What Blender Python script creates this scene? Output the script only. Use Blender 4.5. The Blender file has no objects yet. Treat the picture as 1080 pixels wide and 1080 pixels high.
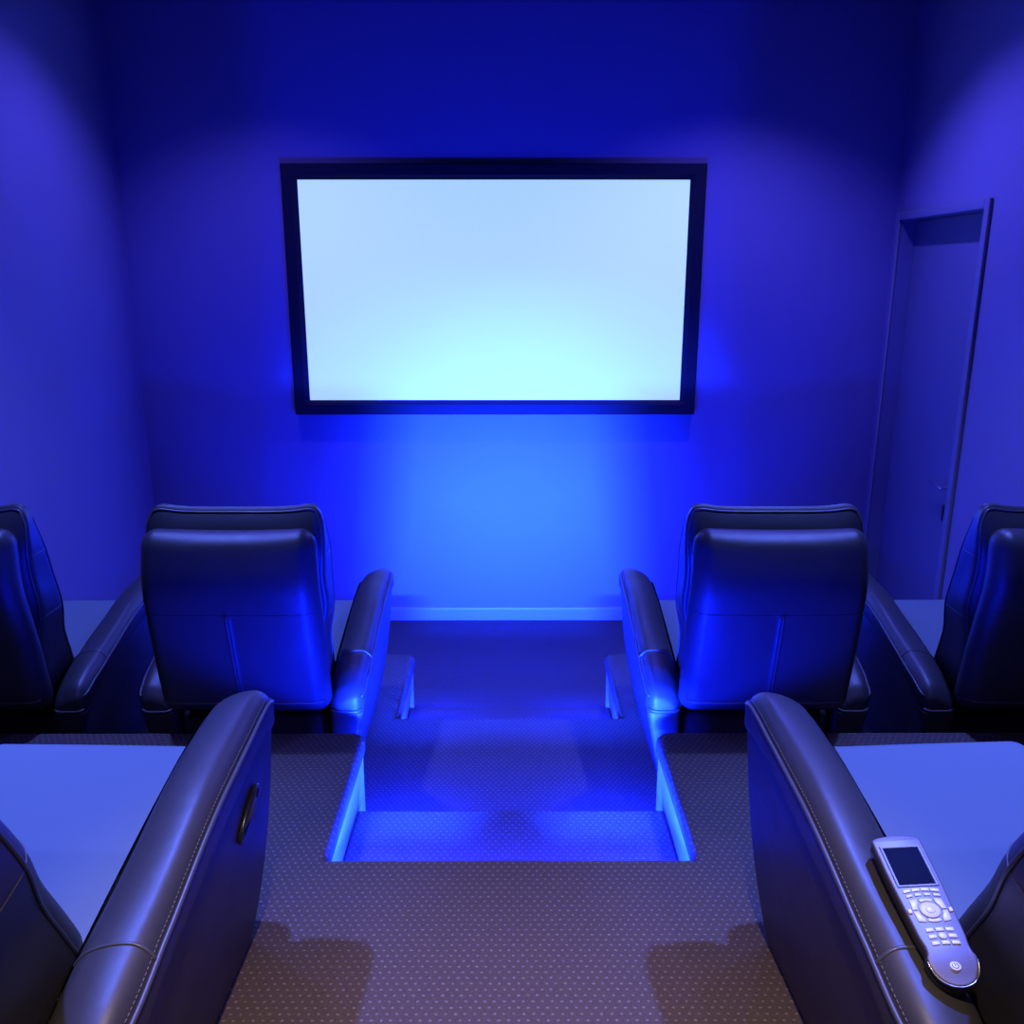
import bpy, bmesh, math, random
from mathutils import Vector, Matrix
random.seed(7)
S = bpy.context.scene
C = S.collection
R = math.radians
PI = math.pi

# ------------------------------------------------------------------ materials
def new_mat(name):
    m = bpy.data.materials.new(name); m.use_nodes = True
    nt = m.node_tree
    return m, nt, nt.nodes['Principled BSDF']

def N(nt, kind, **kw):
    n = nt.nodes.new(kind)
    for k, v in kw.items():
        setattr(n, k, v)
    return n

def math_node(nt, op, a, b=None, c=None):
    n = nt.nodes.new('ShaderNodeMath'); n.operation = op
    for i, v in enumerate((a, b, c)):
        if v is None: continue
        if hasattr(v, 'is_linked'): nt.links.new(v, n.inputs[i])
        else: n.inputs[i].default_value = v
    return n.outputs[0]

def plain(name, col, rough=.5, spec=.5, metal=0., noise=0., nscale=30, bump=0., bscale=200):
    m, nt, b = new_mat(name)
    b.inputs['Base Color'].default_value = (*col, 1)
    b.inputs['Roughness'].default_value = rough
    b.inputs['Specular IOR Level'].default_value = spec
    b.inputs['Metallic'].default_value = metal
    tc = N(nt, 'ShaderNodeTexCoord')
    if noise:
        t = N(nt, 'ShaderNodeTexNoise'); t.inputs['Scale'].default_value = nscale; t.inputs['Detail'].default_value = 4
        nt.links.new(tc.outputs['Object'], t.inputs['Vector'])
        mx = N(nt, 'ShaderNodeMix', data_type='RGBA')
        mx.inputs[6].default_value = (*[c*(1-noise) for c in col], 1)
        mx.inputs[7].default_value = (*[min(1, c*(1+noise)) for c in col], 1)
        nt.links.new(t.outputs['Fac'], mx.inputs[0]); nt.links.new(mx.outputs[2], b.inputs['Base Color'])
    if bump:
        t = N(nt, 'ShaderNodeTexNoise'); t.inputs['Scale'].default_value = bscale; t.inputs['Detail'].default_value = 3
        nt.links.new(tc.outputs['Object'], t.inputs['Vector'])
        bp = N(nt, 'ShaderNodeBump'); bp.inputs['Strength'].default_value = bump; bp.inputs['Distance'].default_value = .002
        nt.links.new(t.outputs['Fac'], bp.inputs['Height']); nt.links.new(bp.outputs['Normal'], b.inputs['Normal'])
    return m

def leather_mat(name, col, rough, crease=.25, spec=.5):
    m, nt, b = new_mat(name)
    b.inputs['Base Color'].default_value = (*col, 1)
    b.inputs['Specular IOR Level'].default_value = spec
    tc = N(nt, 'ShaderNodeTexCoord')
    v = N(nt, 'ShaderNodeTexVoronoi', feature='DISTANCE_TO_EDGE'); v.inputs['Scale'].default_value = 420
    n1 = N(nt, 'ShaderNodeTexNoise'); n1.inputs['Scale'].default_value = 9; n1.inputs['Detail'].default_value = 3
    n2 = N(nt, 'ShaderNodeTexNoise'); n2.inputs['Scale'].default_value = 160; n2.inputs['Detail'].default_value = 2
    for t in (v, n1, n2): nt.links.new(tc.outputs['Object'], t.inputs['Vector'])
    rr = math_node(nt, 'MULTIPLY_ADD', n1.outputs['Fac'], .16, rough-.08)
    nt.links.new(rr, b.inputs['Roughness'])
    b1 = N(nt, 'ShaderNodeBump'); b1.inputs['Strength'].default_value = .22; b1.inputs['Distance'].default_value = .0006
    nt.links.new(v.outputs['Distance'], b1.inputs['Height'])
    b2 = N(nt, 'ShaderNodeBump'); b2.inputs['Strength'].default_value = crease; b2.inputs['Distance'].default_value = .012
    nt.links.new(n1.outputs['Fac'], b2.inputs['Height']); nt.links.new(b1.outputs['Normal'], b2.inputs['Normal'])
    nt.links.new(b2.outputs['Normal'], b.inputs['Normal'])
    return m

def carpet_mat():
    m, nt, b = new_mat('brown_dotted_carpet')
    b.inputs['Roughness'].default_value = .95
    b.inputs['Specular IOR Level'].default_value = .15
    tc = N(nt, 'ShaderNodeTexCoord')
    dn = N(nt, 'ShaderNodeTexNoise'); dn.inputs['Scale'].default_value = 60; dn.inputs['Detail'].default_value = 2
    nt.links.new(tc.outputs['Object'], dn.inputs['Vector'])
    sep = N(nt, 'ShaderNodeSeparateXYZ'); nt.links.new(tc.outputs['Object'], sep.inputs[0])
    sn = N(nt, 'ShaderNodeSeparateXYZ'); nt.links.new(dn.outputs['Color'], sn.inputs[0])
    x = math_node(nt, 'MULTIPLY_ADD', sn.outputs[0], .006, sep.outputs[0])
    y = math_node(nt, 'MULTIPLY_ADD', sn.outputs[1], .004, sep.outputs[1])
    v = math_node(nt, 'DIVIDE', y, .0165)
    row = math_node(nt, 'FLOOR', v)
    off = math_node(nt, 'MULTIPLY', math_node(nt, 'FRACT', math_node(nt, 'MULTIPLY', row, .5)), 1.0)
    u = math_node(nt, 'ADD', math_node(nt, 'DIVIDE', x, .0205), off)
    fu = math_node(nt, 'ABSOLUTE', math_node(nt, 'SUBTRACT', math_node(nt, 'FRACT', u), .5))
    fv = math_node(nt, 'ABSOLUTE', math_node(nt, 'SUBTRACT', math_node(nt, 'FRACT', v), .5))
    d = math_node(nt, 'ADD', math_node(nt, 'POWER', math_node(nt, 'MULTIPLY', fu, 4.6), 2), math_node(nt, 'POWER', math_node(nt, 'MULTIPLY', fv, 4.4), 2))
    dot = N(nt, 'ShaderNodeMapRange'); dot.inputs['From Min'].default_value = 1.05; dot.inputs['From Max'].default_value = .2
    nt.links.new(d, dot.inputs['Value'])
    pile = N(nt, 'ShaderNodeTexNoise'); pile.inputs['Scale'].default_value = 240; pile.inputs['Detail'].default_value = 3
    nt.links.new(tc.outputs['Object'], pile.inputs['Vector'])
    big = N(nt, 'ShaderNodeTexNoise'); big.inputs['Scale'].default_value = 3; big.inputs['Detail'].default_value = 3
    nt.links.new(tc.outputs['Object'], big.inputs['Vector'])
    mx = N(nt, 'ShaderNodeMix', data_type='RGBA')
    mx.inputs[6].default_value = (.046, .034, .025, 1); mx.inputs[7].default_value = (.108, .082, .062, 1)
    nt.links.new(pile.outputs['Fac'], mx.inputs[0])
    m2 = N(nt, 'ShaderNodeMix', data_type='RGBA'); m2.inputs[7].default_value = (.24, .20, .17, 1)
    nt.links.new(mx.outputs[2], m2.inputs[6])
    nt.links.new(math_node(nt, 'MULTIPLY', dot.outputs[0], math_node(nt, 'MULTIPLY_ADD', pile.outputs['Fac'], 1.6, -.25)), m2.inputs[0])
    nt.links.new(m2.outputs[2], b.inputs['Base Color'])
    h = math_node(nt, 'ADD', pile.outputs['Fac'], math_node(nt, 'MULTIPLY', dot.outputs[0], .5))
    bp = N(nt, 'ShaderNodeBump'); bp.inputs['Strength'].default_value = .8; bp.inputs['Distance'].default_value = .004
    nt.links.new(h, bp.inputs['Height']); nt.links.new(bp.outputs['Normal'], b.inputs['Normal'])
    return m

LEATHER = leather_mat('black_leather', (.030, .029, .029), .47, .18)
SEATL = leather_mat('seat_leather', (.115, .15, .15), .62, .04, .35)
PIPE = plain('leather_piping', (.05, .05, .055), .38)
STITCH = plain('grey_thread', (.10, .095, .09), .7)
BASEM = plain('black_base_cloth', (.012, .012, .012), .85, .2)
CARPET = carpet_mat()
WALL = plain('painted_wall', (.26, .215, .26), .75, .25, noise=.03, nscale=4, bump=.06, bscale=260)
CEIL = plain('dark_ceiling_paint', (.05, .05, .05), .9, .1)
SKIRT = plain('skirting_paint', (.36, .35, .36), .4)
CHEEK = plain('step_side_panel_paint', (.30, .30, .31), .5)
DOORP = plain('door_paint', (.20, .19, .20), .45, .35)
CASING = plain('door_casing_paint', (.23, .22, .23), .4, .4)
FRAMEM = plain('black_velvet_frame', (.010, .010, .011), .7, .25, bump=.1, bscale=500)
CHROME = plain('brushed_steel', (.75, .75, .77), .28, metal=1)
DARKP = plain('dark_lock_plate', (.03, .03, .03), .5)
REMB = plain('silver_grey_plastic', (.115, .105, .12), .42, .5, metal=.25)
REMS = plain('dark_remote_edge', (.03, .03, .03), .4)
LCD = plain('remote_lcd_glass', (.005, .009, .03), .6, .02)
BTN = plain('pale_button_plastic', (.55, .56, .62), .35)
MARK = plain('dark_print', (.10, .10, .11), .5)

def screen_mat():
    m, nt, b = new_mat('matte_white_screen')
    b.inputs['Base Color'].default_value = (.86, .88, .9, 1)
    b.inputs['Roughness'].default_value = .9
    b.inputs['Specular IOR Level'].default_value = .05
    b.inputs['Emission Color'].default_value = (.45, .72, .66, 1)
    b.inputs['Emission Strength'].default_value = .85
    return m
SCREENM = screen_mat()

# ------------------------------------------------------------------ mesh helpers
def link(name, verts, faces, mat, parent=None, smooth=True, loc=None):
    me = bpy.data.meshes.new(name)
    me.from_pydata([tuple(v) for v in verts], [], faces)
    bm = bmesh.new(); bm.from_mesh(me)
    bmesh.ops.remove_doubles(bm, verts=bm.verts, dist=1e-6)
    bmesh.ops.recalc_face_normals(bm, faces=bm.faces)
    bm.to_mesh(me); bm.free()
    if smooth:
        for p in me.polygons: p.use_smooth = True
    me.materials.append(mat)
    o = bpy.data.objects.new(name, me); C.objects.link(o)
    if parent: o.parent = parent
    if loc: o.location = loc
    return o

def sharp(o, ang=40):
    bm = bmesh.new(); bm.from_mesh(o.data)
    for e in bm.edges:
        if len(e.link_faces) == 2 and e.calc_face_angle(0) > R(ang): e.smooth = False
    bm.to_mesh(o.data); bm.free()
    return o

def axis_samples(s, r, ni, ne):
    inner = s - r
    a = [inner + r*math.tan(k/ne*PI/4) for k in range(1, ne+1)]
    mid = [-inner + 2*inner*k/ni for k in range(ni+1)]
    return [-v for v in reversed(a)] + mid + a

def rsurf(p, s, r):
    q = [max(-(s[i]-r), min(s[i]-r, p[i])) for i in range(3)]
    d = Vector([p[i]-q[i] for i in range(3)])
    if d.length < 1e-9: return Vector(p)
    return Vector(q) + d.normalized()*r

def rbox(s, r, ni=(8, 8, 8), ne=4, warp=None):
    """rounded box of half sizes s, corner radius r, optionally warped point by point"""
    V, F = [], []
    ax = [axis_samples(s[i], r, ni[i], ne) for i in range(3)]
    for a in range(3):
        b, c = (a+1) % 3, (a+2) % 3
        for sg in (-1, 1):
            base = len(V); nb, nc = len(ax[b]), len(ax[c])
            for vb in ax[b]:
                for vc in ax[c]:
                    p = [0, 0, 0]; p[a] = sg*s[a]; p[b] = vb; p[c] = vc
                    q = rsurf(p, s, r)
                    V.append(q if warp is None else Vector(warp(*q)))
            for i in range(nb-1):
                for j in range(nc-1):
                    k = base + i*nc + j
                    F.append((k, k+1, k+nc+1, k+nc) if sg < 0 else (k, k+nc, k+nc+1, k+1))
    return V, F

def tube(pts, rad, n=8, closed=False):
    V, F = [], []
    P = [Vector(p) for p in pts]; m = len(P)
    up = None
    for i, p in enumerate(P):
        t = (P[(i+1) % m if closed else min(i+1, m-1)] - P[(i-1) % m if closed else max(i-1, 0)])
        if t.length < 1e-9: t = Vector((0, 1, 0))
        t.normalize()
        if up is None:
            up = Vector((0, 0, 1)) if abs(t.z) < .9 else Vector((1, 0, 0))
        a = (up - t*up.dot(t)); a = a.normalized() if a.length > 1e-6 else t.orthogonal().normalized()
        up = a; b = t.cross(a)
        rr = rad[i] if isinstance(rad, (list, tuple)) else rad
        for k in range(n):
            w = 2*PI*k/n
            V.append(p + a*math.cos(w)*rr + b*math.sin(w)*rr)
    for i in range(m if closed else m-1):
        for k in range(n):
            i2 = (i+1) % m
            F.append((i*n+k, i*n+(k+1) % n, i2*n+(k+1) % n, i2*n+k))
    if not closed:
        F.append(tuple(range(n))); F.append(tuple(range((m-1)*n, m*n)))
    return V, F

def join(*parts):
    V, F = [], []
    for v, f in parts:
        o = len(V); V += list(v); F += [tuple(i+o for i in q) for q in f]
    return V, F

def box(x0, x1, y0, y1, z0, z1):
    V = [(x, y, z) for x in (x0, x1) for y in (y0, y1) for z in (z0, z1)]
    F = [(0, 1, 3, 2), (4, 6, 7, 5), (0, 4, 5, 1), (2, 3, 7, 6), (0, 2, 6, 4), (1, 5, 7, 3)]
    return V, F

def rbox_abs(x0, x1, y0, y1, z0, z1, r=.004, ne=2):
    cx, cy, cz = (x0+x1)/2, (y0+y1)/2, (z0+z1)/2
    return rbox(((x1-x0)/2, (y1-y0)/2, (z1-z0)/2), r, (1, 1, 1), ne, lambda x, y, z: (x+cx, y+cy, z+cz))

def prism(outline, z0, z1, bev=0., seg=4):
    """outline (CCW xy list) extruded from z0 up to z1; top edge rounded by bev"""
    m = len(outline)
    P = [Vector((p[0], p[1])) for p in outline]
    nr = []
    for i in range(m):
        a = (P[i]-P[i-1]).normalized(); b = (P[(i+1) % m]-P[i]).normalized()
        na = Vector((a.y, -a.x)); nb = Vector((b.y, -b.x))
        k = (na+nb); k = k/max(1e-6, k.length_squared)*2
        nr.append(k)
    rings = [(z0, 0.)]
    if bev:
        for s in range(seg+1):
            w = s/seg*PI/2
            rings.append((z1-bev+bev*math.sin(w), bev*(1-math.cos(w))))
    else: rings.append((z1, 0.))
    V, F = [], []
    for z, ins in rings:
        for p, k in zip(P, nr):
            V.append((p.x-k.x*ins, p.y-k.y*ins, z))
    for i in range(len(rings)-1):
        for j in range(m):
            F.append((i*m+j, i*m+(j+1) % m, (i+1)*m+(j+1) % m, (i+1)*m+j))
    F.append(tuple(range(m-1, -1, -1))); F.append(tuple(range((len(rings)-1)*m, len(rings)*m)))
    return V, F

def tag(o, label, cat, group=None):
    o['label'] = label; o['category'] = cat
    if group: o['group'] = group
    return o

def struct(o):
    o['kind'] = 'structure'
    return o

def empty(name, loc, rz=0):
    o = bpy.data.objects.new(name, None); C.objects.link(o)
    o.location = loc; o.rotation_euler = (0, 0, rz); o.empty_display_size = .1
    return o

def kids(o): return [c for c in bpy.data.objects if c.parent == o]

def copy_tree(o, parent=None):
    c = o.copy(); C.objects.link(c)
    if parent: c.parent = parent
    for ch in kids(o): copy_tree(ch, c)
    return c

def lerp(a, b, t): return a+(b-a)*t
def sstep(a, b, x):
    t = max(0., min(1., (x-a)/(b-a))); return t*t*(3-2*t)
def interp(pts, x):
    if x <= pts[0][0]: return pts[0][1]
    for (x0, y0), (x1, y1) in zip(pts, pts[1:]):
        if x <= x1:
            # smooth (Catmull-Rom like) through linear blend
            return lerp(y0, y1, (x-x0)/(x1-x0))
    return pts[-1][1]

# ------------------------------------------------------------------ room
L1, L2 = .36, .72
CAMZ = 2.22
XW = 2.29
D = 5.52
REAR = -2.4
CEILZ = 3.86

struct(link('floor', *box(-XW-.1, XW+.1, 2.0, D+.1, -.1, 0), CARPET, smooth=False))

def corner(cx, cy, r, a0, a1, n=6):
    return [(cx+r*math.cos(R(a0+(a1-a0)*k/n)), cy+r*math.sin(R(a0+(a1-a0)*k/n))) for k in range(n+1)]

def platform(y0, y1, yn, w0, w1, z0, z1, trims):
    r = .045
    out = [(-XW, y0), (XW, y0), (XW, y1)] + corner(w1+r, y1-r, r, 90, 180) + [(w1, yn), (w0, yn)] + corner(w0-r, y1-r, r, 0, 90) + [(-XW, y1)]
    o = struct(sharp(link('platform', *prism(out, z1-.05, z1, .030, 6), CARPET)))
    i = .014
    body = [(-XW, y0), (XW, y0), (XW, y1-i), (w1+.05, y1-i), (w1+.05, yn-i), (w0-.05, yn-i), (w0-.05, y1-i), (-XW, y1-i)]
    b = link('riser', *prism(body, z0, z1-.05), CARPET, o, smooth=False)
    # smooth painted panels lining the two sides of the stair cut
    struct(link('trim_%d' % trims[0], *box(w0-.05, w0-.012, yn-i, y1-.03, z0, z1-.052), CHEEK, smooth=False))
    struct(link('trim_%d' % trims[1], *box(w1+.012, w1+.05, yn-i, y1-.03, z0, z1-.052), CHEEK, smooth=False))
    return o
platform(REAR, 2.725, 2.047, -.489, .492, L1, L2, (1, 2))
platform(2.0, 4.176, 3.50, -.483, .478, 0, L1, (3, 4))
def step(yn, y1, w0, w1, z0, z1):
    out = [(w0-.01, yn-.014), (w1+.01, yn-.014), (w1+.01, y1), (w0-.01, y1)]
    o = link('step', *prism(out, z0, z1, .016, 4), CARPET)
    struct(sharp(o))
step(2.047, 2.535, -.489, .492, L1, L1+.18)
step(3.50, 3.94, -.483, .478, 0, .18)

T = .12
struct(link('wall_front', *box(-XW-T, XW+T, D, D+T, -.1, CEILZ), WALL, smooth=False))
struct(link('wall_left', *box(-XW-T, -XW, REAR, D, -.1, CEILZ), WALL, smooth=False))
struct(link('wall_rear', *box(-XW-T, XW+T, REAR-T, REAR, -.1, CEILZ), WALL, smooth=False))
struct(link('ceiling', *box(-XW-T, XW+T, REAR-T, D+T, CEILZ, CEILZ+.1), CEIL, smooth=False))
DY0, DY1, DZ = 4.472, 5.43, 2.525
struct(link('wall_right', *join(box(XW, XW+T, REAR, DY0-.02, -.1, CEILZ), box(XW, XW+T, DY0-.02, DY1+.02, DZ+.02, CEILZ),
                                box(XW, XW+T, DY1+.02, D, -.1, CEILZ)), WALL, smooth=False))
# skirting boards (with an eased top edge)
def skirt(name, prof_axis, a0, a1, at, sgn):
    pr = [(0, 0), (.016, 0), (.016, .075), (.012, .086), (.004, .09), (0, .09)]
    V, F = [], []
    for a in (a0, a1):
        for d, z in pr:
            V.append((a, at+sgn*d, z) if prof_axis == 'x' else (at+sgn*d, a, z))
    n = len(pr)
    for k in range(n): F.append((k, (k+1) % n, n+(k+1) % n, n+k))
    F += [tuple(range(n)), tuple(range(n, 2*n))]
    return struct(link(name, V, F, SKIRT, smooth=False))
skirt('baseboard_front', 'x', -XW, XW, D, -1)
skirt('baseboard_left', 'y', 4.18, D, -XW, 1)
skirt('baseboard_right', 'y', 4.18, DY0-.05, XW, -1)

# door, recessed in the right wall
dr = struct(link('door_1', *rbox_abs(XW+.085, XW+.125, DY0+.003, DY1-.003, .01, DZ-.003, .003), DOORP)); sharp(dr)
dr['label'] = 'tall plain painted door in the right wall'
link('jamb', *join(box(XW-.0005, XW+.14, DY0-.02, DY0, 0, DZ+.02), box(XW-.0005, XW+.14, DY1, DY1+.02, 0, DZ+.02),
                   box(XW-.0005, XW+.14, DY0, DY1, DZ, DZ+.02)), CASING, dr, smooth=False)
cz = .048
sharp(link('casing', *join(rbox_abs(XW-.02, XW-.001, DY0-cz, DY0, 0, DZ+cz, .005), rbox_abs(XW-.02, XW-.001, DY1, DY1+cz, 0, DZ+cz, .005),
           rbox_abs(XW-.02, XW-.001, DY0, DY1, DZ, DZ+cz, .005)), CASING, dr))
hy, hz = 4.645, 1.105
rose = tube([(XW+.085, hy, hz), (XW+.075, hy, hz)], .026, 24)
neck = tube([(XW+.08, hy, hz), (XW+.035, hy, hz)], .009, 12)
lever = tube([(XW+.035, hy-.012, hz), (XW+.033, hy, hz+.001), (XW+.034, hy+.06, hz+.006), (XW+.04, hy+.125, hz+.012)], [.009, .0105, .009, .007], 12)
h = sharp(link('handle', *join(rose, neck, lever), CHROME, dr)); h['label'] = 'bright steel lever handle'
lp = sharp(link('lock_plate', *rbox_abs(XW+.078, XW+.086, hy-.005, hy+.05, .915, 1.005, .003), DARKP, dr)); lp['label'] = 'small dark lock plate'

# ------------------------------------------------------------------ projection screen
sx0, sx1, sz0, sz1 = -1.238, 1.050, CAMZ-.752, CAMZ+.533
fx0, fx1, fz0, fz1 = -1.330, 1.142, CAMZ-.838, CAMZ+.622
scr = empty('projection_screen', ((sx0+sx1)/2, D, fz0))
tag(scr, 'wide projection screen glowing pale blue in a black frame on the front wall', 'screen')
def rel(vf, o=scr):
    l = o.location
    return [(v[0]-l.x, v[1]-l.y, v[2]-l.z) for v in vf[0]], vf[1]
def picture_frame():
    # profile swept round the rectangle: flat face with a bevel to the picture
    prof = [(0, 0), (0, .056), (.006, .062), (.062, .062), (.088, .044), (.088, .0)]   # (inward, forward)
    V, F = [], []
    cs = [(fx0, fz0, 1, 1), (fx1, fz0, -1, 1), (fx1, fz1, -1, -1), (fx0, fz1, 1, -1)]
    wx = (sx0-fx0)/.088; 
    for cx, cz_, dx, dz in cs:
        for i, f in prof:
            V.append((cx+dx*i*1.045, D-f, cz_+dz*i*1.0))
    n = len(prof)
    for c in range(4):
        for k in range(n):
            F.append((c*n+k, c*n+(k+1) % n, ((c+1) % 4)*n+(k+1) % n, ((c+1) % 4)*n+k))
    return V, F
link('screen_frame', *rel(picture_frame()), FRAMEM, scr, smooth=False)
link('screen_surface', *rel(box(sx0-.005, sx1+.005, D-.040, D-.034, sz0-.005, sz1+.005)), SCREENM, scr, smooth=False)

# ------------------------------------------------------------------ recliner
def crown(y):
    """height of the middle of the arm pad along the chair, nose at y = 0"""
    z = interp([(-.90, .385), (-.84, .405), (-.76, .445), (-.64, .485), (-.50, .518), (-.36, .548), (-.22, .574), (-.12, .587), (-.05, .590), (0, .588)], y)
    if y > -.08: z -= .055*(1-math.sqrt(max(0, 1-((y+.08)/.08)**2)))
    return z

PHX, PHY, PHZ, PR = .071, .425, .046, .040
def pad_warp(sd):
    def w(x, y, z):
        u = x/PHX; yy = y-.425
        zz = z + crown(yy)
        if z > 0: zz += .016*(1-u*u) + .008*u - .024*((1-u)/2)**2
        zz += (.004 if z > 0 else 0)*math.sin(yy*14+u)
        ww = 1 - .12*sstep(-.70, -.86, yy) - .04*sstep(-.05, 0, yy)
        xx = x*ww + .329
        return (sd*xx, yy, zz)
    return w

def arm_body_warp(sd):
    def w(x, y, z):
        s = (z+.5)          # 0 bottom .. 1 top
        yy = y-.43
        top = crown(yy) - .020
        zz = .001 + s*(top-.001)
        out = lerp(.305, .391, s**.85) + .010*math.sin(PI*s)*sstep(-.8, -.3, yy)
        inn = .270
        t = (x/.05+1)/2
        # front end and rear end lean in a little towards the floor
        yy += (1-s)*(.02 if yy < -.5 else -.015)
        return (sd*lerp(inn, out, t), yy, zz)
    return w

def seat_warp(x, y, z):
    yy = y-.295
    t = (yy+.63)/.67
    zz = lerp(.372, .402, t) + z
    if z > 0:
        zz += .012*(1-(x/.284)**2)*math.sin(PI*max(0, min(1, t)))
    return (x, yy, zz)

CH = (.27, .10, .35)
def cush_warp(x, y, z):
    u, w, v = x/CH[0], y/CH[1], z/CH[2]
    t = (v+1)/2
    zz = .385+t*.735 + .030*abs(u)**5*sstep(.90, 1., t)
    hw = lerp(.250, .289, sstep(.25, .62, t))
    yf = -.535 - .285*t**1.05 + .020*math.sin(PI*t) + .022*(1-u*u)*math.sin(PI*t)
    yb = -.835 - .085*t + .078*(max(0., t-.76)/.24)**2
    yy = lerp(yb, yf, (w+1)/2)
    hw += .004*math.sin(t*17+w)*sstep(.2, .5, t)
    return (u*hw, yy, zz)

SH = (.28, .05, .29)
def shell_warp(x, y, z):
    u, w, v = x/SH[0], y/SH[1], z/SH[2]
    t = (v+1)/2
    zz = .405+t*.672 - .008*(1-u*u)*sstep(.9, 1., t)
    hw = lerp(.287, .277, t) + .006*math.sin(PI*t)
    yc = -.852 - .135*t
    yy = yc + w*.055 + .060*sstep(.60, 1.02, t)**1.5
    if w < 0:
        yy += w*(.020*(1-u**4)*math.sin(PI*min(1, t*1.02))**.6 if 0 < t < .98 else 0)
        yy -= .010*math.exp(-((t-.80)/.16)**2)*(1-u**4)
        # centre pleat below the cross seam
        if t < .60: yy -= .006*math.exp(-(u/.018)**2)
    return (u*hw, yy, zz)

def on_shell(x, z, off=0.):
    p = Vector(shell_warp(*rsurf((x, -SH[1], z), SH, .05)))
    return p + Vector((0, -off, 0))

def make_recliner():
    root = empty('recliner', (0, 0, 0))
    # base and closed footrest
    sharp(link('base', *rbox_abs(-.265, .265, -.80, -.03, 0, .36, .015), BASEM, root))
    ft = link('footrest', *rbox((.255, .030, .15), .028, (8, 2, 6), 4, lambda x, y, z: (x, y+.012-.006*math.cos(z*12), z+.23)), LEATHER, root)
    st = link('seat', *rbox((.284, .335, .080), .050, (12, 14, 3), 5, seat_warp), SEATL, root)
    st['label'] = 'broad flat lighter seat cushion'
    # back cushion
    bc = link('back_cushion', *rbox(CH, .058, (16, 5, 22), 5, cush_warp), LEATHER, root)
    segs = []
    for vz in (-.02, .20):
        path = [(CH[0]*s, y, vz) for s, y in [(-1, -.09+.18*k/8) for k in range(9)]]
        path += [(-CH[0]+2*CH[0]*k/24, CH[1], vz) for k in range(25)]
        path += [(CH[0], .09-.18*k/8, vz) for k in range(9)]
        segs.append(tube([cush_warp(*rsurf(p, CH, .058)) for p in path], .0016, 6))
    link('seam', *join(*segs), PIPE, bc)
    # welt along the rear top edge and down the two sides of the cushion
    pth = [(-CH[0], -.075, -.30+.60*k/24) for k in range(25)]
    pth += [(-CH[0]+2*CH[0]*k/40, -.085, CH[2]) for k in range(41)]
    pth += [(CH[0], -.075, .30-.60*k/24) for k in range(25)]
    pts = [cush_warp(*rsurf(p, CH, .058)) for p in pth]
    pth2 = [(p[0], .06, p[2]) for p in pth]
    pts2 = [cush_warp(*rsurf(p, CH, .058)) for p in pth2]
    link('piping', *join(tube(pts, .0042, 8), tube(pts2, .0042, 8)), PIPE, bc)
    # outer back shell
    sh = link('back_panel', *rbox(SH, .0499, (60, 3, 26), 5, shell_warp), LEATHER, root)
    zs = -SH[2]+.60*2*SH[2]
    cross = [on_shell(-.277+.554*k/40, zs, .0002) for k in range(41)]
    zl = -SH[2]+.085*2*SH[2]
    low = [on_shell(-.277+.554*k/40, zl, .001) for k in range(41)]
    pl1 = [on_shell(-.005, zl+(zs-zl)*k/20, .0005) for k in range(21)]
    pl2 = [on_shell(.006, zl+(zs-zl)*k/20, .0005) for k in range(21)]
    link('seam', *join(tube(cross, .0022, 6), tube(pl1, .0026, 6), tube(pl2, .0026, 6)), PIPE, sh)
    link('piping', *tube(low, .0045, 8), PIPE, sh)
    # the two arms
    for sd in (-1, 1):
        ab = link('arm_panel', *rbox((.05, .415, .5), .018, (3, 22, 10), 4, arm_body_warp(sd)), LEATHER, root)
        pw = pad_warp(sd)
        pd = link('armrest', *rbox((PHX, PHY, PHZ), PR, (6, 30, 2), 6, pw), LEATHER, root)
        def ps(p): return Vector(pw(*rsurf(p, (PHX, PHY, PHZ), PR)))
        out, inn = [], []
        for k in range(61):
            y = -PHY+2*PHY*k/60
            p = ps((PHX, y, .024)); out.append(p+Vector((sd*.0015, 0, 0)))
            p = ps((-PHX, y, -.004)); inn.append(p+Vector((-sd*.0015, 0, 0)))
        rear = [ps((PHX-2*PHX*k/10, -PHY, -.012))+Vector((0, -.002, 0)) for k in range(11)]
        ear = [out[-1], out[-1]+Vector((-sd*.002, .008, .006)), out[-1]+Vector((-sd*.010, .012, -.004))]
        link('piping', *join(tube(out+ear[1:], .0046, 8), tube(rear, .0045, 8)), PIPE, pd)
        seam = [ps((-PHX+2*PHX*k/24, -.235, PHZ))+Vector((0, 0, -.0006)) for k in range(25)] + [ps((PHX, -.235, PHZ-.02*k/4)) for k in range(1, 5)]
        link('seam', *tube(seam, .0032, 8), PIPE, pd)
        # row of stitches just above the outer welt
        sts = []
        for k in range(96):
            y0 = -.405+.79*k/96; 
            a = ps((PHX, y0, .037)); b = ps((PHX, y0+.0052, .037))
            off = Vector((sd*.0003, 0, .0003))
            sts.append(tube([a+off, b+off], .0009, 5))
        link('stitching', *join(*sts), STITCH, pd)
    return root

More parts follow.
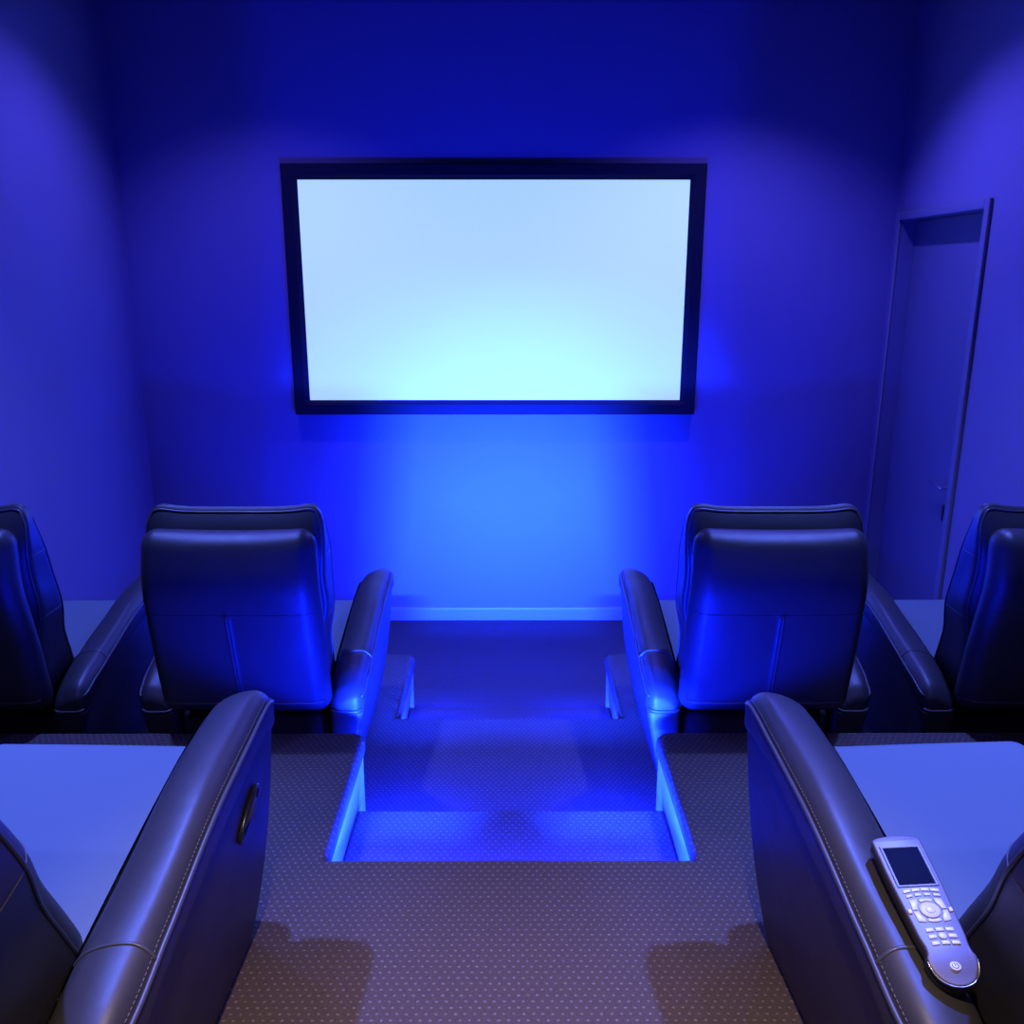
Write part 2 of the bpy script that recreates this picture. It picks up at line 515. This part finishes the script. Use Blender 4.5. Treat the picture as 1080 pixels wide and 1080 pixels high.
chair = make_recliner()
def release_handle(root):
    # recessed oval cup with a pull lever, on the outer side of the right arm
    cy, cz_ = -.205, .455
    xs = .389
    ring = [(xs+.004-(cz_-.455)*0 - .010*(1-math.cos(0)), 0, 0)]
    P = []
    for k in range(28):
        a = 2*PI*k/28
        y = cy+.050*math.cos(a)+.018*math.sin(a); z = cz_+.028*math.sin(a)+.017*math.cos(a)
        s = (z-.012)/(crown(y)-.034)
        P.append((lerp(.305, .391, min(1, s)**.85)+.011, y, z))
    c = Vector((sum(p[0] for p in P)/28-.010, cy, cz_))
    ringV, ringF = tube(P, .0055, 8, closed=True)
    dish = [Vector(p) for p in P]+[Vector(p).lerp(c, .5)+Vector((-.003, 0, 0)) for p in P]+[c]
    n = 28; F = []
    for k in range(n):
        F.append((k, (k+1) % n, n+(k+1) % n, n+k)); F.append((n+k, n+(k+1) % n, 2*n))
    o = link('release_cup', *join((ringV, ringF), (dish, F)), plain('gloss_black_plastic', (.015, .015, .016), .2), root)
    o['label'] = 'glossy oval recline release cup'
    lev = [c+Vector((.006, -.034, -.012)), c+Vector((.012, -.005, -.002)), c+Vector((.012, .03, .014))]
    link('release_lever', *tube(lev, [.006, .008, .007], 10), DARKP, o)

F1, F2 = 3.65, 1.78
spots = [
    ((-.902, F1, L1), 0., 'black leather recliner in front row just left of aisle, back to the camera'),
    ((-1.868, F1, L1), 0., 'black leather recliner of the front row beside the left wall, cut by the picture edge'),
    ((.868, F1, L1), 0., 'black leather recliner in front row just right of aisle, back to the camera'),
    ((1.826, F1, L1), 0., 'black leather recliner of the front row nearest the door, cut by the right picture edge'),
    ((-.908, F2, L2), -1.6, 'big foreground leather recliner at lower left with an oval release cup on its arm'),
    ((.900, F2, L2), 3.4, 'big foreground leather recliner at lower right with a remote control on its arm'),
]
chairs = []
for i, (p, rz, lab) in enumerate(spots):
    o = chair if i == 0 else copy_tree(chair)
    o.location = p; o.rotation_euler = (0, 0, R(rz))
    tag(o, lab, 'recliner', 'cinema recliners in the front row' if i < 4 else 'cinema recliners in the rear row')
    chairs.append(o)
release_handle(chairs[4])
# the two rear recliners are tipped back a little further about the seat hinge
for o in chairs[4:]:
    for c in kids(o):
        if c.name.split('.')[0] in ('back_cushion', 'back_panel'):
            pv = Vector((0, -.70, .46)); a = R(11)
            c.rotation_euler = (a, 0, 0)
            c.location = pv - Matrix.Rotation(a, 3, 'X') @ pv

# ------------------------------------------------------------------ remote control
def remote():
    root = empty('remote_control', (0, 0, 0))
    tag(root, 'slim silver grey remote control with small display lying on the right foreground armrest', 'remote control')
    Lh = .119
    def half(y):       # half width along the length (+y = display end)
        t = (y+Lh)/(2*Lh)
        if t < .17: return .031*math.sqrt(max(0., 1-((.17-t)/.17)**2.3))+.0002
        return lerp(.0300, .0345, sstep(.17, .8, t)) - .002*math.exp(-((t-.22)/.05)**2)
    out = []
    n = 64
    ys = [-Lh+2*Lh*(1-math.cos(PI*k/n/1.0))/2 for k in range(n+1)]
    right = [(half(y), y + (.008*(1-(1.0)**2) if 0 else 0)) for y in ys]
    # arched top end
    top = [(half(Lh)*math.cos(PI*k/12*1.0), Lh+.010*math.sin(PI*k/12)) for k in range(1, 12)]
    left = [(-x, y) for x, y in reversed(right)]
    out = [p for p in right] + top + left[:-1]
    bodyV, bodyF = prism(out, .0005, .0088, .0025, 4)
    def bend(p):
        y = p[1]
        return (p[0], y, p[2] - .010*sstep(-.070, -.118, y))
    b = sharp(link('shell', [bend(p) for p in bodyV], bodyF, REMB, root), 60)
    edge = [bend((x*1.01, y, -.002)) for x, y in out]
    link('edge_band', *join(tuple((lambda r: ([bend(q) for q in r[0]], r[1]))(prism([(x*.985, y*.993) for x, y in out], -.0145, .0008)))), REMS, root)
    z = .0089
    def plate(name, pts, mat, h=.0016, par=root, bev=.0006):
        return sharp(link(name, *prism(pts, z-.001, z+h, bev, 2), mat, par), 50)
    def rect(x0, x1, y0, y1, skew=0., bow=0.):
        q = [(x0, y0), (x1, y0), (x1, y1), (x0, y1)]
        return [(x, y - bow*(x/.026)**2) for x, y in q]
    def bowed(x0, x1, y0, y1, bow):
        n = 4
        lo = [(lerp(x0, x1, k/n), y0) for k in range(n+1)]; hi = [(lerp(x1, x0, k/n), y1) for k in range(n+1)]
        return [(x, y - bow*(x/.026)**2) for x, y in lo+hi]
    # display with raised bezel
    dx, d0, d1 = .0245, .036, .104
    bz = [(-dx-.004, d0-.004), (dx+.004, d0-.004), (dx+.004, d1+.004), (-dx-.004, d1+.004)]
    V, F = [], []
    for (r, hh) in ((.0, .0), (.0012, .0016), (.0035, .0016), (.0045, .0002)):
        for (x, y) in bz:
            V.append((x-math.copysign(r, x), y-math.copysign(r, y-(d0+d1)/2), z+hh))
    for i in range(3):
        for j in range(4): F.append((i*4+j, i*4+(j+1) % 4, (i+1)*4+(j+1) % 4, (i+1)*4+j))
    link('bezel', V, F, REMB, root, smooth=False)
    o = plate('display', rect(-dx, dx, d0, d1), LCD, .0005); o['label'] = 'dark blue glassy display'
    # key rows
    for k in range(4):
        x0 = -.0245+k*.01225
        plate('button', bowed(x0+.0004, x0+.0118, .0245, .0300, .0035), BTN)
        plate('button', bowed(x0+.0016, x0+.0104, .0165, .0210, .0035), BTN)
    # ring of keys round the dial
    cy = -.008
    def arc(r0, r1, a0, a1, n=6, sq=1.0):
        A = [(r0*math.cos(R(lerp(a0, a1, k/n))), cy+r0*math.sin(R(lerp(a0, a1, k/n)))) for k in range(n+1)]
        B = [(r1*math.cos(R(lerp(a1, a0, k/n))), cy+r1*math.sin(R(lerp(a1, a0, k/n)))) for k in range(n+1)]
        return list(reversed(A+B))
    plate('button', arc(.0150, .0200, 62, 118)[::1], BTN)
    plate('button', arc(.0150, .0200, 242, 298), BTN)
    for s in (-1, 1):
        for v in (-1, 1):
            pts = [(s*.0115, cy+v*.0125), (s*.0115, cy+v*.0195), (s*.0215, cy+v*.0175), (s*.0225, cy+v*.0012), (s*.0158, cy+v*.0012), (s*.0142, cy+v*.0075)]
            if s*v > 0: pts = pts[::-1]
            plate('button', pts, BTN)
        nub = rbox((.0028, .0038, .0018), .0016, (1, 1, 1), 3, lambda x, y, zz, s=s: (x+s*.0268, y+cy-.001, zz+z+.0008))
        link('button', *nub, BTN, root)
    def disc(r, h0, h1, cyy, bev=.0006): return prism([(r*math.cos(2*PI*k/32), cyy+r*math.sin(2*PI*k/32)) for k in range(32)], h0, h1, bev, 2)
    dl = sharp(link('dial', *disc(.0133, z-.001, z+.0024, cy, .0012), BTN, root), 50)
    sharp(link('dial_button', *disc(.0066, z+.002, z+.0034, cy, .0008), BTN, dl), 50)
    # lower keypad, three rows about a round key
    for r, yy in enumerate((-.0395, -.0500, -.0605)):
        for c in (-1, 0, 1):
            if r == 1 and c == 0:
                sharp(link('button', *disc(.0052, z-.001, z+.0022, yy, .0008), BTN, root), 50); continue
            x0 = c*.0128
            plate('button', bowed(x0-.0052, x0+.0052, yy-.0030, yy+.0030, .002), BTN)
    # round badge at the foot: pale disc, dark ring mark
    by = -.0935
    zb = .0088-.010*sstep(-.070, -.118, by)
    bd = sharp(link('badge', *prism([(.0068*math.cos(2*PI*k/28), by+.0068*math.sin(2*PI*k/28)) for k in range(28)], zb-.003, zb+.0012, .0004, 2), BTN, root), 50)
    ringp = [(.0037*math.cos(R(120+300*k/20)), by+.0037*math.sin(R(120+300*k/20)), zb+.0013) for k in range(21)]
    link('mark', *join(tube(ringp, .0006, 6), tube([(0, by+.0045, zb+.0013), (0, by, zb+.0013)], .0006, 6)), MARK, bd)
    lip = [bend((x*1.012, y-.0006, .0065)) for x, y in out if y < -.080]
    lip = [p for p in lip]
    i = max(range(len(lip)-1), key=lambda k: (Vector(lip[k+1])-Vector(lip[k])).length)
    lip = lip[i+1:]+lip[:i+1]
    link('chrome_lip', *tube(lip, .0009, 6), CHROME, root)
    return root
rem = remote()
ch = chairs[5]
bpy.context.view_layer.update()
MW = ch.matrix_world
def padtop(x, y):
    u = (x+.329)/PHX
    return crown(y)+.046+.020*(1-u*u)
ry = -.624
ya, yb = ry-.11, ry+.11
slope = math.atan2(padtop(-.329, yb)-padtop(-.329, ya), yb-ya)
p = MW @ Vector((-.307, ry, padtop(-.329, ry)+.0165))
rem.location = p
rem.rotation_euler = (Matrix.Rotation(R(1.6), 3, 'Z') @ Matrix.Rotation(slope, 3, 'X') @ Matrix.Rotation(R(-3), 3, 'Y') @ Matrix.Rotation(R(0), 3, 'Z')).to_euler()

# ------------------------------------------------------------------ lights
def spot(name, loc, target, size, blend, power, col, rad=.04):
    l = bpy.data.lights.new(name, 'SPOT'); l.energy = power; l.color = col
    l.spot_size = R(size); l.spot_blend = blend; l.shadow_soft_size = rad
    o = bpy.data.objects.new(name, l); C.objects.link(o)
    o.location = loc
    o.rotation_euler = (Vector(target)-Vector(loc)).to_track_quat('-Z', 'Y').to_euler()
    return o
def disk(name, loc, target, size, power, col, spread=180):
    l = bpy.data.lights.new(name, 'AREA'); l.shape = 'DISK'; l.size = size; l.energy = power; l.color = col; l.spread = R(spread)
    o = bpy.data.objects.new(name, l); C.objects.link(o)
    o.location = loc
    o.rotation_euler = (Vector(target)-Vector(loc)).to_track_quat('-Z', 'Y').to_euler()
    return o
FRONTB = (.08, .075, 1.)
SEATB = (.11, .165, 1.)
REARB = (.24, .20, 1.)
LEDB = (.004, .024, 1.)
PUCKB = (.0012, .009, 1.)
WARM = (1., .74, .52)
def bar(name, loc, sx, sy, power, col, spread, down=0, out=0):
    l = bpy.data.lights.new(name, 'AREA'); l.shape = 'RECTANGLE'; l.size = sx; l.size_y = sy
    l.energy = power; l.color = col; l.spread = R(spread)
    o = bpy.data.objects.new(name, l); C.objects.link(o)
    o.location = loc; o.rotation_euler = (R(90-down), 0, R(out))
    return o
zc = CEILZ-.02
for s in (-1, 1):
    spot('front_downlight', (s*1.40-.05, D-.88, zc), (s*1.25-.05, D-1.6, 0), 124, .62, 270 if s > 0 else 160, FRONTB)
    spot('row_downlight', (s*1.50, 2.9, zc), (s*1.36, 3.3, 0), 78, 1., 560, SEATB)
    spot('rear_downlight', (s*1.30, 1.9, zc), (s*1.06, 1.48, L2), 45, .7, 1000, SEATB)
    spot('back_downlight', (s*1.20, -1.1, zc), (s*.75, .95, L2), 56, 1., 290, REARB)
    bar('step_and_fill_light', (s*.30, 2.056, L2-.075), .32, .03, 175, LEDB, 46, -3)
    bar('step_and_fill_light', (s*.34, 2.056, L2-.085), .08, .05, 75, PUCKB, 156, 0, -s*14)
    bar('step_and_fill_light', (s*.12, 2.056, L2-.085), .20, .04, 14, PUCKB, 160, 15)  # added fill pair, lightens the dark middle of the tread; not a fitting
    bar('step_and_fill_light', (s*.36, 2.545, L1+.13), .16, .03, 55, PUCKB, 165, 20)
    bar('step_and_fill_light', (s*.34, 3.510, L1-.075), .10, .03, 60, PUCKB, 160, 20)
    bar('step_and_fill_light', (s*.36, 3.950, .13), .16, .03, 45, PUCKB, 165, 25)

spot('warm_downlight', (0, .25, zc), (0, 1.15, L2), 38, 1., 500, WARM)
w = bpy.data.worlds.new('world'); S.world = w; w.use_nodes = True
w.node_tree.nodes['Background'].inputs['Color'].default_value = (.02, .02, .05, 1)
w.node_tree.nodes['Background'].inputs['Strength'].default_value = .1

# ------------------------------------------------------------------ camera
cam = bpy.data.cameras.new('camera'); co = bpy.data.objects.new('camera', cam); C.objects.link(co)
cam.sensor_width = 36; cam.lens = 934/1080*36; cam.clip_start = .02
co.location = (0, 0, CAMZ); co.rotation_euler = (R(75), 0, -2/934)
rem.scale = (1.14, 1, 1)
S.camera = co
S.view_settings.view_transform = 'Standard'
S.view_settings.look = 'None'
S.view_settings.gamma = 1
S.view_settings.use_curve_mapping = False
S.view_settings.exposure = 0
